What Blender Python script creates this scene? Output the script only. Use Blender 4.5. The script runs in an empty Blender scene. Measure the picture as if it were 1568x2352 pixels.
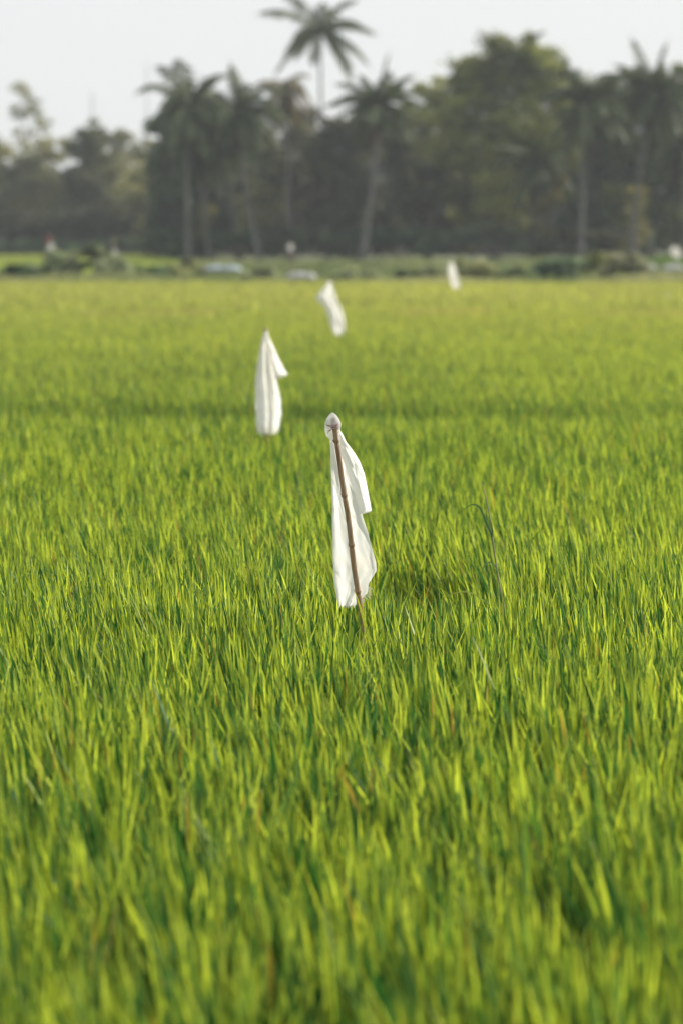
import bpy, math, random
import numpy as np
from mathutils import Vector, Matrix, noise as mnoise
sc = bpy.context.scene
C = sc.collection
R = math.radians

# ------------------------------------------------------------------ camera
CAM_Z = 1.65
PITCH = math.atan(636/5553.3)
F = 85/24*1568            # focal length measured in reference pixels (1568 wide)
cd = bpy.data.cameras.new('camera'); cam = bpy.data.objects.new('camera', cd); C.objects.link(cam)
cam.location = (0, 0, CAM_Z); cam.rotation_euler = (math.pi/2-PITCH, 0, 0)
cd.sensor_fit = 'HORIZONTAL'; cd.sensor_width = 24; cd.lens = 85
cd.clip_start = 0.05; cd.clip_end = 3000
POLE_Y = 7.9
cd.dof.use_dof = True; cd.dof.focus_distance = 7.98; cd.dof.aperture_fstop = 2.3
sc.camera = cam
# ------------------------------------------------------------------ light
SUN_EL, SUN_AZ = R(29), R(64)
sd = bpy.data.lights.new('sun', 'SUN'); sun = bpy.data.objects.new('sun', sd); C.objects.link(sun)
sd.energy = 5.0; sd.angle = R(0.5); sd.color = (1.0, 0.94, 0.83)
sdir = Vector((math.sin(SUN_AZ)*math.cos(SUN_EL), math.cos(SUN_AZ)*math.cos(SUN_EL), math.sin(SUN_EL)))
sun.rotation_euler = sdir.to_track_quat('Z', 'Y').to_euler()
w = bpy.data.worlds.new('World'); sc.world = w; w.use_nodes = True
nt = w.node_tree; nt.nodes.clear()
out = nt.nodes.new('ShaderNodeOutputWorld'); bg = nt.nodes.new('ShaderNodeBackground')
sky = nt.nodes.new('ShaderNodeTexSky'); sky.sky_type = 'NISHITA'; sky.sun_disc = False
sky.sun_elevation = SUN_EL; sky.sun_rotation = SUN_AZ; sky.dust_density = 4.0; sky.air_density = 1.0; sky.ozone_density = 1.5
mx = nt.nodes.new('ShaderNodeMix'); mx.data_type = 'RGBA'
mx.inputs['Factor'].default_value = 0.82
nt.links.new(sky.outputs[0], mx.inputs['A']); mx.inputs['B'].default_value = (7.95, 8.1, 8.1, 1)
nt.links.new(mx.outputs['Result'], bg.inputs['Color']); bg.inputs['Strength'].default_value = 0.10
nt.links.new(bg.outputs[0], out.inputs['Surface'])
sc.view_settings.view_transform = 'Standard'; sc.view_settings.look = 'None'
sc.view_settings.exposure = 0.3; sc.view_settings.gamma = 1
sc.render.engine = 'CYCLES'
cy = sc.cycles
cy.use_denoising = True
cy.max_bounces = 7; cy.diffuse_bounces = 2; cy.glossy_bounces = 2; cy.transmission_bounces = 5
cy.volume_bounces = 0; cy.transparent_max_bounces = 6; cy.caustics_reflective = False; cy.caustics_refractive = False

# ------------------------------------------------------------------ helpers
cp, sp_ = math.cos(PITCH), math.sin(PITCH)
def P(x, y, Y):
    """world point at distance Y seen at reference pixel (x, y) of a 1568 x 2352 frame"""
    u = (x-784)/F; v = (1176-y)/F
    d = Vector((u, cp+v*sp_, -sp_+v*cp))
    return Vector((0, 0, CAM_Z)) + d*(Y/d.y)
def spx(Y): return F/Y
def fin(o, label=None, cat=None, group=None, kind=None):
    if label: o['label'] = label
    if cat: o['category'] = cat
    if group: o['group'] = group
    if kind: o['kind'] = kind
    return o
def thing(name, loc, label, cat, group=None):
    o = bpy.data.objects.new(name, None); C.objects.link(o); o.location = loc
    o.empty_display_size = 0.1
    return fin(o, label, cat, group)
def mobj(name, verts, faces, mat, parent=None, smooth=False, cols=None):
    me = bpy.data.meshes.new(name)
    off = Vector(parent_world(parent)) if parent is not None else Vector((0, 0, 0))
    me.from_pydata([tuple(Vector(v)-off) for v in verts], [], faces)
    if cols is not None:
        a = me.color_attributes.new('col', 'FLOAT_COLOR', 'POINT')
        arr = np.ones((len(verts), 4), np.float32); arr[:, :3] = np.asarray(cols, np.float32)
        a.data.foreach_set('color', arr.ravel())
    me.materials.append(mat)
    if smooth: me.polygons.foreach_set('use_smooth', [True]*len(me.polygons))
    me.update()
    o = bpy.data.objects.new(name, me); C.objects.link(o)
    if parent is not None: o.parent = parent
    return o
def parent_world(p):
    v = Vector(p.location); q = p.parent
    while q is not None: v = v+Vector(q.location); q = q.parent
    return v
def npobj(name, V, quads, mat, parent=None, cols=None, smooth=False):
    """V (n,3) world coords, quads (m,4)"""
    me = bpy.data.meshes.new(name)
    V = np.asarray(V, np.float32)
    if parent is not None: V = V-np.array(parent_world(parent), np.float32)
    n, m = len(V), len(quads)
    me.vertices.add(n); me.vertices.foreach_set('co', V.ravel())
    me.loops.add(m*4); me.loops.foreach_set('vertex_index', np.asarray(quads, np.int32).ravel())
    me.polygons.add(m)
    me.polygons.foreach_set('loop_start', np.arange(0, m*4, 4, dtype=np.int32))
    me.polygons.foreach_set('loop_total', np.full(m, 4, np.int32))
    if smooth: me.polygons.foreach_set('use_smooth', np.ones(m, bool))
    if cols is not None:
        a = me.color_attributes.new('col', 'FLOAT_COLOR', 'POINT')
        arr = np.ones((n, 4), np.float32); arr[:, :3] = cols
        a.data.foreach_set('color', arr.ravel())
    me.materials.append(mat)
    me.update(calc_edges=True); me.validate()
    o = bpy.data.objects.new(name, me); C.objects.link(o)
    if parent is not None: o.parent = parent
    return o
def tube(pts, radii, n=8, cap=True):
    pts = [Vector(p) for p in pts]; V = []; Fc = []
    up = Vector((0.3, 1, 0.2)).normalized()
    for i, p in enumerate(pts):
        t = (pts[min(i+1, len(pts)-1)]-pts[max(i-1, 0)]).normalized()
        a = t.cross(up)
        if a.length < 1e-3: a = t.cross(Vector((1, 0, 0)))
        a.normalize(); b = t.cross(a).normalized()
        for k in range(n):
            an = 2*math.pi*k/n
            V.append(p+(a*math.cos(an)+b*math.sin(an))*radii[i])
    for i in range(len(pts)-1):
        for k in range(n):
            k2 = (k+1) % n
            Fc.append((i*n+k, i*n+k2, (i+1)*n+k2, (i+1)*n+k))
    if cap:
        Fc.append(tuple(range(n))[::-1]); Fc.append(tuple((len(pts)-1)*n+k for k in range(n)))
    return V, Fc
class MB:
    def __init__(s): s.v = []; s.f = []; s.c = []
    def add(s, V, Fc, col=(1, 1, 1)):
        o = len(s.v); s.v += [tuple(v) for v in V]; s.f += [tuple(o+i for i in f) for f in Fc]
        s.c += [col]*len(V)
    def tube(s, pts, radii, n=8, col=(1, 1, 1)): s.add(*tube(pts, radii, n), col)
    def build(s, name, mat, parent=None, smooth=True, cols=False):
        return mobj(name, s.v, s.f, mat, parent, smooth, s.c if cols else None)

# ------------------------------------------------------------------ materials
def newmat(name):
    m = bpy.data.materials.new(name); m.use_nodes = True
    t = m.node_tree; t.nodes.clear()
    return m, t, t.nodes.new('ShaderNodeOutputMaterial')
def leaf_mat(name, trans=0.45, gain=(1.25, 1.15, 0.7), rough=0.45, spec=0.35, var=0.25, scale=6.0):
    """thin leaf: its own colour from the mesh, some light passing through it"""
    m, t, o = newmat(name); N = t.nodes.new; L = t.links.new
    at = N('ShaderNodeAttribute'); at.attribute_name = 'col'
    tc = N('ShaderNodeTexCoord'); nz = N('ShaderNodeTexNoise'); nz.inputs['Scale'].default_value = scale
    L(tc.outputs['Object'], nz.inputs['Vector'])
    mr = N('ShaderNodeMapRange'); mr.inputs['To Min'].default_value = 1-var; mr.inputs['To Max'].default_value = 1+var
    L(nz.outputs['Fac'], mr.inputs['Value'])
    vm = N('ShaderNodeVectorMath'); vm.operation = 'SCALE'; L(at.outputs['Color'], vm.inputs[0]); L(mr.outputs[0], vm.inputs['Scale'])
    p = N('ShaderNodeBsdfPrincipled'); p.inputs['Roughness'].default_value = rough
    p.inputs['Specular IOR Level'].default_value = spec
    L(vm.outputs[0], p.inputs['Base Color'])
    v2 = N('ShaderNodeVectorMath'); v2.operation = 'MULTIPLY'; v2.inputs[1].default_value = gain; L(vm.outputs[0], v2.inputs[0])
    tr = N('ShaderNodeBsdfTranslucent'); L(v2.outputs[0], tr.inputs['Color'])
    ms = N('ShaderNodeMixShader'); ms.inputs[0].default_value = trans
    L(p.outputs[0], ms.inputs[1]); L(tr.outputs[0], ms.inputs[2]); L(ms.outputs[0], o.inputs['Surface'])
    return m
def noise_mat(name, c1, c2, scale=8, rough=0.8, bump=0.0, detail=6, stretch=(1, 1, 1), spec=0.3):
    m, t, o = newmat(name); N = t.nodes.new; L = t.links.new
    tc = N('ShaderNodeTexCoord'); mp = N('ShaderNodeMapping'); mp.inputs['Scale'].default_value = stretch
    nz = N('ShaderNodeTexNoise'); nz.inputs['Scale'].default_value = scale; nz.inputs['Detail'].default_value = detail
    L(tc.outputs['Object'], mp.inputs[0]); L(mp.outputs[0], nz.inputs['Vector'])
    cr = N('ShaderNodeValToRGB'); cr.color_ramp.elements[0].position = 0.33; cr.color_ramp.elements[1].position = 0.68
    cr.color_ramp.elements[0].color = (*c1, 1); cr.color_ramp.elements[1].color = (*c2, 1)
    L(nz.outputs['Fac'], cr.inputs[0])
    p = N('ShaderNodeBsdfPrincipled'); p.inputs['Roughness'].default_value = rough; p.inputs['Specular IOR Level'].default_value = spec
    L(cr.outputs[0], p.inputs['Base Color'])
    if bump:
        b = N('ShaderNodeBump'); b.inputs['Strength'].default_value = bump; b.inputs['Distance'].default_value = 0.02
        L(nz.outputs['Fac'], b.inputs['Height']); L(b.outputs[0], p.inputs['Normal'])
    L(p.outputs[0], o.inputs['Surface'])
    return m
def cloth_mat(name, col=(0.86, 0.855, 0.83), trans=0.5, stain=(0.82, 0.795, 0.72), clear=0):
    m, t, o = newmat(name); N = t.nodes.new; L = t.links.new
    tc = N('ShaderNodeTexCoord'); nz = N('ShaderNodeTexNoise'); nz.inputs['Scale'].default_value = 9; nz.inputs['Detail'].default_value = 5
    L(tc.outputs['Object'], nz.inputs['Vector'])
    cr = N('ShaderNodeValToRGB'); cr.color_ramp.elements[0].position = 0.35; cr.color_ramp.elements[1].position = 0.62
    cr.color_ramp.elements[0].color = (*stain, 1); cr.color_ramp.elements[1].color = (*col, 1); L(nz.outputs['Fac'], cr.inputs[0])
    n2 = N('ShaderNodeTexNoise'); n2.inputs['Scale'].default_value = 38; n2.inputs['Detail'].default_value = 4; L(tc.outputs['Object'], n2.inputs['Vector'])
    b = N('ShaderNodeBump'); b.inputs['Strength'].default_value = 0.35; b.inputs['Distance'].default_value = 0.004
    L(n2.outputs['Fac'], b.inputs['Height'])
    p = N('ShaderNodeBsdfPrincipled'); p.inputs['Roughness'].default_value = 0.6; p.inputs['Specular IOR Level'].default_value = 0.3
    L(cr.outputs[0], p.inputs['Base Color']); L(b.outputs[0], p.inputs['Normal'])
    tr = N('ShaderNodeBsdfTranslucent'); L(cr.outputs[0], tr.inputs['Color']); L(b.outputs[0], tr.inputs['Normal'])
    ms = N('ShaderNodeMixShader'); ms.inputs[0].default_value = trans
    L(p.outputs[0], ms.inputs[1]); L(tr.outputs[0], ms.inputs[2]); L(ms.outputs[0], o.inputs['Surface'])
    if clear:      # thin film that lets part of what is behind show
        tp = N('ShaderNodeBsdfTransparent'); m2 = N('ShaderNodeMixShader'); m2.inputs[0].default_value = clear
        L(ms.outputs[0], m2.inputs[1]); L(tp.outputs[0], m2.inputs[2]); L(m2.outputs[0], o.inputs['Surface'])
    return m
M_RICE = leaf_mat('rice_leaf', 0.5, (1.2, 1.15, 0.6), 0.42, 0.22, 0.2, 14)
M_WEED = leaf_mat('weed_leaf', 0.35, (1.2, 1.1, 0.7), 0.6, 0.25, 0.3, 2)
M_TREE = leaf_mat('tree_leaf', 0.32, (1.3, 1.15, 0.6), 0.55, 0.3, 0.4, 0.8)
M_PALM = leaf_mat('palm_leaf', 0.25, (1.2, 1.1, 0.6), 0.6, 0.22, 0.3, 1.5)
M_BARK = noise_mat('grey_bark', (0.10, 0.09, 0.08), (0.22, 0.20, 0.18), 4, 0.9, 0.4, stretch=(1, 1, 3))
M_PBARK = noise_mat('palm_bark', (0.08, 0.08, 0.075), (0.17, 0.165, 0.155), 3, 0.9, 0.5, stretch=(1, 1, 5))
M_MUD = noise_mat('paddy_mud', (0.020, 0.026, 0.012), (0.05, 0.055, 0.022), 3, 0.7, 0.3)
M_DRY = noise_mat('dry_earth', (0.08, 0.10, 0.045), (0.18, 0.19, 0.09), 0.6, 0.95, 0.2)
M_FARG = noise_mat('far_paddy_ground', (0.07, 0.12, 0.025), (0.10, 0.16, 0.03), 1, 0.9)
M_CLOTH = cloth_mat('white_cloth', (0.89, 0.89, 0.87), 0.62, stain=(0.86, 0.84, 0.79))
M_BAG = cloth_mat('white_plastic_bag', (0.84, 0.85, 0.84), 0.5, stain=(0.78, 0.76, 0.73), clear=.38)
M_STRING = noise_mat('pink_string', (0.36, 0.20, 0.22), (0.60, 0.46, 0.48), 120, 0.8)
M_SACK = noise_mat('white_sack', (0.40, 0.40, 0.39), (0.62, 0.62, 0.61), 3, 0.7, 0.2)
M_BLUE = noise_mat('bluish_sheet', (0.26, 0.31, 0.36), (0.42, 0.48, 0.52), 3, 0.6, 0.2)
M_RED = cloth_mat('red_cloth', (0.24, 0.08, 0.07), 0.3, stain=(0.18, 0.07, 0.06))
M_STEEL = noise_mat('pale_steel', (0.5, 0.5, 0.5), (0.62, 0.63, 0.64), 2, 0.5)
M_INK = noise_mat('maroon_thread', (0.12, 0.03, 0.03), (0.25, 0.06, 0.06), 90, 0.8)

# bamboo: brown skin with long streaks, paler bloom in patches
def bamboo_mat():
    m, t, o = newmat('bamboo'); N = t.nodes.new; L = t.links.new
    tc = N('ShaderNodeTexCoord'); mp = N('ShaderNodeMapping'); mp.inputs['Scale'].default_value = (220, 220, 9)
    n1 = N('ShaderNodeTexNoise'); n1.inputs['Scale'].default_value = 1; n1.inputs['Detail'].default_value = 5
    L(tc.outputs['Object'], mp.inputs[0]); L(mp.outputs[0], n1.inputs['Vector'])
    cr = N('ShaderNodeValToRGB'); e = cr.color_ramp.elements
    e[0].position = 0.30; e[0].color = (0.145, 0.082, 0.043, 1); e[1].position = 0.66; e[1].color = (0.37, 0.235, 0.135, 1)
    x = e.new(0.80); x.color = (0.46, 0.37, 0.30, 1); L(n1.outputs['Fac'], cr.inputs[0])
    n2 = N('ShaderNodeTexNoise'); n2.inputs['Scale'].default_value = 11; n2.inputs['Detail'].default_value = 4; L(tc.outputs['Object'], n2.inputs['Vector'])
    c2 = N('ShaderNodeValToRGB'); c2.color_ramp.elements[0].position = 0.56; c2.color_ramp.elements[1].position = 0.74
    L(n2.outputs['Fac'], c2.inputs[0])
    mm = N('ShaderNodeMix'); mm.data_type = 'RGBA'; L(c2.outputs[0], mm.inputs['Factor']); L(cr.outputs[0], mm.inputs['A']); mm.inputs['B'].default_value = (0.30, 0.25, 0.22, 1)
    p = N('ShaderNodeBsdfPrincipled'); p.inputs['Roughness'].default_value = 0.38; L(mm.outputs['Result'], p.inputs['Base Color'])
    b = N('ShaderNodeBump'); b.inputs['Strength'].default_value = 0.25; b.inputs['Distance'].default_value = 0.002
    L(n1.outputs['Fac'], b.inputs['Height']); L(b.outputs[0], p.inputs['Normal']); L(p.outputs[0], o.inputs['Surface'])
    return m
M_BAMBOO = bamboo_mat()

# ------------------------------------------------------------------ value noise for numpy arrays
def vnoise(x, y, seed=0):
    r = np.random.RandomState(seed); T = r.rand(256, 256)
    xi = np.floor(x).astype(int); yi = np.floor(y).astype(int)
    fx = x-xi; fy = y-yi; fx = fx*fx*(3-2*fx); fy = fy*fy*(3-2*fy)
    g = lambda a, b: T[a % 256, b % 256]
    return (g(xi, yi)*(1-fx)+g(xi+1, yi)*fx)*(1-fy)+(g(xi, yi+1)*(1-fx)+g(xi+1, yi+1)*fx)*fy
def bumpf(v, c, s): return np.exp(-((v-c)/s)**2)

# ------------------------------------------------------------------ setting: ground sheets
def grid_sheet(name, x0, x1, y0, y1, z, mat, nx=2, ny=2, zf=None):
    V = []; Q = []
    for j in range(ny+1):
        for i in range(nx+1):
            x = x0+(x1-x0)*i/nx; y = y0+(y1-y0)*j/ny
            V.append((x, y, z+(zf(x, y) if zf else 0)))
    for j in range(ny):
        for i in range(nx):
            a = j*(nx+1)+i; Q.append((a, a+1, a+nx+2, a+nx+1))
    return fin(mobj(name, V, Q, mat, smooth=True), kind='structure')
grid_sheet('ground', -190, 190, -30, 330, 0.0, M_DRY, 40, 40)
grid_sheet('paddy_mud', -60, 60, -20, 64.3, 0.02, M_MUD, 40, 40)
grid_sheet('far_paddy_ground', -75, -9.5, 90, 166, 0.02, M_FARG, 8, 8)
grid_sheet('side_paddy_ground', 17.0, 75, 100, 160, 0.02, M_FARG, 8, 8)
bank = grid_sheet('field_bank', -60, 60, 64.35, 67.6, 0.0, M_DRY, 120, 10,
           lambda x, y: 0.006+0.22*math.exp(-((y-65.9)/0.85)**2)*(0.8+0.3*mnoise.noise(Vector((x*.4, y, 0)))))

# ------------------------------------------------------------------ blades
def canopy(x, y):
    """height of the rice tops"""
    h = 0.465+0.022*(vnoise(x*1.3, y*0.9, 1)-.5)*2+0.018*(vnoise(x*.35, y*.25, 2)-.5)*2
    h = h-0.25*bumpf(y+1.2*(vnoise(x*.8, y*0+3, 3)-.5), 17.0, 0.5)*(0.5+0.6*vnoise(x*.7+9, y*.3, 4))*(.3+.7/(1+np.exp((x-.3)*4)))      # thin strip across the field
    h = h-0.25*bumpf(x, 0.30, 0.19)*bumpf(y, 8.75, 0.42)                               # thinned patch beside the flag
    h = h-0.03*bumpf(x, -1.15, 0.8)*bumpf(y, 9.2, 0.35)
    h = h-0.16*bumpf(x, -3.6, 0.45)*bumpf(y, 40.5, 1.2)
    h = h-0.035*bumpf(y, 24.5, .9)*vnoise(x*.5+3, y*.2, 5)
    h = h+0.05*bumpf(x, -0.09, 0.07)*bumpf(y, 7.70, 0.13)-0.15*bumpf(x, 0.068, 0.05)*bumpf(y, 7.58, 0.27)
    return h
def blades(name, X, Y, H, Wd, lean, leandir, twist, K, cols, tipcol, mat, z0=0.0, label=None, droop=None):
    n = len(X)
    t = (np.linspace(0, 1, K+1)**(0.62 if K > 3 else 0.8))[None, :]
    prof = np.clip(0.55+1.1*t, 0, 1)*np.clip((1-t)*(4.2 if K > 2 else 2.5), 0, 1)**0.8
    prof[:, -1] = 0.04
    L = lean[:, None]*(0.35*t+0.65*t**2.2)
    dz = H[:, None]*t
    if droop is not None: dz = dz-droop[:, None]*t**4; L = L+droop[:, None]*0.9*t**3
    cx = X[:, None]+np.cos(leandir)[:, None]*L
    cy_ = Y[:, None]+np.sin(leandir)[:, None]*L
    z = (z0[:, None] if not np.isscalar(z0) else z0)+dz
    tw = twist[:, None]+0.5*t*np.sin(twist*7)[:, None]
    wx = np.cos(tw)*Wd[:, None]*prof*.5; wy = np.sin(tw)*Wd[:, None]*prof*.5
    V = np.empty((n, K+1, 2, 3), np.float32)
    V[:, :, 0, 0] = cx-wx; V[:, :, 0, 1] = cy_-wy; V[:, :, 0, 2] = z
    V[:, :, 1, 0] = cx+wx; V[:, :, 1, 1] = cy_+wy; V[:, :, 1, 2] = z
    base = (np.arange(n)*(K+1)*2)[:, None]
    k = np.arange(K)[None, :]*2
    Q = np.stack([base+k, base+k+1, base+k+3, base+k+2], -1).reshape(-1, 4)
    tt = t[:, :, None]
    c = cols[:, None, :]*(1-tt**1.5)+tipcol[:, None, :]*tt**1.5
    c = np.repeat(c[:, :, None, :], 2, 2)
    return V.reshape(-1, 3), Q, c.reshape(-1, 3)
def merge(parts):
    V = []; Q = []; Cc = []; o = 0
    for v, q, c in parts: V.append(v); Q.append(q+o); Cc.append(c); o += len(v)
    return np.concatenate(V), np.concatenate(Q), np.concatenate(Cc)
rs = np.random.RandomState(7)
def rice_zone(y0, y1, margin, hills, per, K, wmul, clump):
    # hills scattered over a wedge that widens with distance
    A = lambda y: 0.145*y+margin
    area = (A(y0)+A(y1))*(y1-y0)
    n = int(area*hills)
    y = y0+(y1-y0)*rs.rand(int(n*1.5)); keep = rs.rand(len(y)) < A(y)/A(y1); y = y[keep][:n]
    x = (rs.rand(len(y))*2-1)*A(y)
    thin = 0.6*bumpf(x, 0.30, 0.17)*bumpf(y, 8.75, 0.38)+0.8*bumpf(x, 0.065, 0.04)*bumpf(y, 7.72, 0.16)
    k = rs.rand(len(y)) > thin; x = x[k]; y = y[k]
    hx = np.repeat(x, per); hy = np.repeat(y, per)
    m = len(hx)
    ang = rs.rand(m)*2*np.pi
    px = hx+np.cos(ang)*clump*rs.rand(m); py = hy+np.sin(ang)*clump*rs.rand(m)
    top = canopy(hx, hy)+np.repeat(rs.randn(len(x))*0.019, per)
    hr = rs.rand(m)
    H = top*(0.86+0.15*hr**1.2)*(1+0.02*rs.randn(m))
    tall = rs.rand(m) < 0.03; H[tall] *= 1.07
    lean = np.abs(rs.randn(m))*0.062+0.012
    wl = rs.rand(m) < 0.025; lean[wl] += 0.09
    # wind: tops drift a little to the left of the view
    lx = np.cos(ang)*lean-0.030*(0.4+1.2*vnoise(px*1.1, py*.8, 11)); ly = np.sin(ang)*lean
    lean2 = np.hypot(lx, ly); ld = np.arctan2(ly, lx)
    Wd = (0.0055+0.0055*rs.rand(m))*wmul
    tw = rs.rand(m)*np.pi
    big = vnoise(px*.5, py*.22, 21); big2 = vnoise(px*.17+5, py*.09, 22)
    c = np.empty((m, 3)); v = rs.rand(m)
    g1 = np.array([0.022, 0.105, 0.032]); g2 = np.array([0.480, 0.60, 0.088])
    f = np.clip(-0.42+1.4*v+.3*np.repeat(rs.rand(len(x)), per)+0.22*(big-.5)+0.12*(big2-.5), 0, 1)[:, None]
    c[:] = g1*(1-f)+g2*f
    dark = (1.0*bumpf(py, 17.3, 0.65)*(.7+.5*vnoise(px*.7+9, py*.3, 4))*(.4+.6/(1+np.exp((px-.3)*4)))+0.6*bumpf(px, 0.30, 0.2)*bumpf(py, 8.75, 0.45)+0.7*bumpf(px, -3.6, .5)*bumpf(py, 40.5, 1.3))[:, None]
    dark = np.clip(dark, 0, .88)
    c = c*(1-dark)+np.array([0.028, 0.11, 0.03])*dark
    blu = rs.rand(m) < 0.10; c[blu] = np.array([0.075, 0.16, 0.06])*(0.8+0.5*rs.rand(blu.sum())[:, None])
    tip = c*np.array([1.15, 1.08, 0.9])
    dry = rs.rand(m) < 0.012+0.03*(big2 > .72); tip[dry] = np.array([0.50, 0.30, 0.07])*(0.6+0.5*rs.rand(dry.sum())[:, None])
    straw = rs.rand(m) < 0.0005; c[straw] = (0.42, 0.33, 0.14); tip[straw] = (0.48, 0.38, 0.17)
    # haze and seed heads tinted into the far rice colour, then drier strips
    far = np.clip((py-13)/36, 0, 1)[:, None]
    c = c*(1-.5*far)+np.array([0.46, 0.44, 0.17])*.5*far
    tip = tip*(1-.5*far)+np.array([0.52, 0.49, 0.21])*.5*far
    dstr = (bumpf(py, 39.0, .9)*((vnoise(px*.6, py*0, 31) > .55)*1.0))[:, None]*.7
    tip = tip*(1-dstr)+np.array([0.42, 0.34, 0.17])*dstr; c = c*(1-dstr)+np.array([0.30, 0.26, 0.12])*dstr
    dr = np.where(rs.rand(m) < 0.05, rs.rand(m)*0.07, 0)
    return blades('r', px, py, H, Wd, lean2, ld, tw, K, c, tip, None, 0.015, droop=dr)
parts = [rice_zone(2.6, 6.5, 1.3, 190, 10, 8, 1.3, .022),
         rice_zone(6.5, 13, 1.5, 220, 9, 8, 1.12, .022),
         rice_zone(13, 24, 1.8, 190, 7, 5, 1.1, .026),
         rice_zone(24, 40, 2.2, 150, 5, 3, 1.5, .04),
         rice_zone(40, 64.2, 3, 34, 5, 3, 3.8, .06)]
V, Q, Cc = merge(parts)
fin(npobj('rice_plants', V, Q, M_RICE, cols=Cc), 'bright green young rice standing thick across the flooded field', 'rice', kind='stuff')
del parts, V, Q, Cc
def strip(name, x0, x1, y0, y1, n, hmin, hmax, wd, cA, cB, z0, label, cat, mat=M_WEED, lean=.12, K=3, nsc=.35, keepf=None, tipgain=(1.15, 1.1, 1.0)):
    x = x0+(x1-x0)*rs.rand(n); y = y0+(y1-y0)*rs.rand(n)
    if keepf is not None:
        k = keepf(x, y); x = x[k]; y = y[k]; n = len(x)
    nn = vnoise(x*nsc+50, y*nsc*.6, 41); n3 = vnoise(x*nsc*3+8, y*nsc*2, 43)
    H = (hmin+(hmax-hmin)*np.clip(nn*.7+n3*.5-.1, 0, 1))*(.6+.4*rs.rand(n))
    ang = rs.rand(n)*2*np.pi
    f = np.clip(rs.rand(n)*.6+(vnoise(x*nsc*2, y*nsc, 42)-.2)*.8, 0, 1)[:, None]
    c = np.array(cA)*(1-f)+np.array(cB)*f
    v, q, cc = blades(name, x, y, H, wd*(.6+.8*rs.rand(n)), np.abs(rs.randn(n))*lean, ang, rs.rand(n)*np.pi, K, c, c*np.array(tipgain), mat,
                      z0 if np.isscalar(z0) else z0(x, y))
    return fin(npobj(name, v, q, mat, cols=cc), label, cat, kind='stuff')
strip('bank_weeds', -13, 13, 64.4, 67.6, 30000, .12, .58, .03, (0.11, 0.18, 0.08), (0.40, 0.42, 0.26),
      lambda x, y: 0.02+0.2*np.exp(-((y-65.9)/0.85)**2), 'grey green weeds and pale grass covering the low bank at the field edge', 'weeds')
strip('rough_grass', -9.6, 26, 67.6, 132, 60000, .2, .75, .06, (0.07, 0.12, 0.05), (0.24, 0.28, 0.14), 0.0,
      'rough olive grass on open ground between bank and palms', 'grass', lean=.2,
      keepf=lambda x, y: (x > -0.066*y) & (x < .19*y) & ~((x > .127*y) & (y > 100)))
strip('low_left_grass', -17, -6, 67.6, 90, 16000, .12, .34, .06, (0.08, 0.14, 0.05), (0.30, 0.35, 0.14), 0.0,
      'low olive grass behind the bank on the left, before the distant rice', 'grass', lean=.2,
      keepf=lambda x, y: (x < -0.066*y) | (y < 75))
strip('distant_rice', -32, -6.5, 92, 166, 76000, .34, .42, .08, (0.20, 0.29, 0.07), (0.36, 0.43, 0.12), 0.02,
      'sunlit rice plot far off on the left beyond the weedy bank', 'rice', M_RICE, K=2, keepf=lambda x, y: x < -0.0665*y)
strip('distant_rice_plot', 16.5, 32, 100, 160, 36000, .34, .42, .08, (0.07, 0.15, 0.03), (0.14, 0.22, 0.05), 0.02,
      'darker green rice plot far off at the right edge, behind white flag', 'rice', M_RICE, K=2, keepf=lambda x, y: x > 0.127*y)

# ------------------------------------------------------------------ trees
def leaves(rng, blobs, size, col, var=.35, hi=None, dens=1.0, flat=.8):
    """leaf faces in clumps over a set of ellipsoids (centre, radius)"""
    Cs = []; S = []; col = np.array(col); hi = np.array(hi if hi is not None else col*1.7); CC = []
    for (c, r) in blobs:
        bf = rng.rand()**1.3; bv = .75+.6*rng.rand()
        ncl = max(7, int(19*dens*(r/1.2)**1.4)); per = int(60*dens**.3*(max(r, .8)**1.0)*(0.28/size)**1.3)
        for _ in range(ncl):
            d = rng.randn(3); d /= np.linalg.norm(d); rr = r*(.45+.6*rng.rand()**.6)
            cc = np.array(c)+d*rr*np.array([1, .9, flat])
            cr = r*(.22+.2*rng.rand())
            p = cc+rng.randn(per, 3)*cr*np.array([.75, .75, .5])
            Cs.append(p)
            f = np.clip(bf*.5+rng.rand()*.45+rng.rand(per)*.2-.1, 0, 1)[:, None]**1.3
            CC.append((col*(1-f)+hi*f)*bv)
    p = np.concatenate(Cs); cc = np.concatenate(CC)*(1+var*(rng.rand(len(p), 1)-.5))
    k = p[:, 2] > 0.03; p = p[k]; cc = cc[k]
    n = len(p)
    a = rng.randn(n, 3); a /= np.linalg.norm(a, axis=1)[:, None]
    b = np.cross(a, rng.randn(n, 3)); b /= np.linalg.norm(b, axis=1)[:, None]
    s = (size*(.6+.8*rng.rand(n)))[:, None]
    a = a*s*.5; b = b*s*.3
    V = np.stack([p-a, p+b*1.0-a*.1, p+a, p-b*1.0-a*.1], 1).reshape(-1, 3)
    V[:, 2] = np.maximum(V[:, 2], 0.012)
    return V, np.arange(4*n).reshape(-1, 4), np.repeat(cc, 4, 0)
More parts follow.
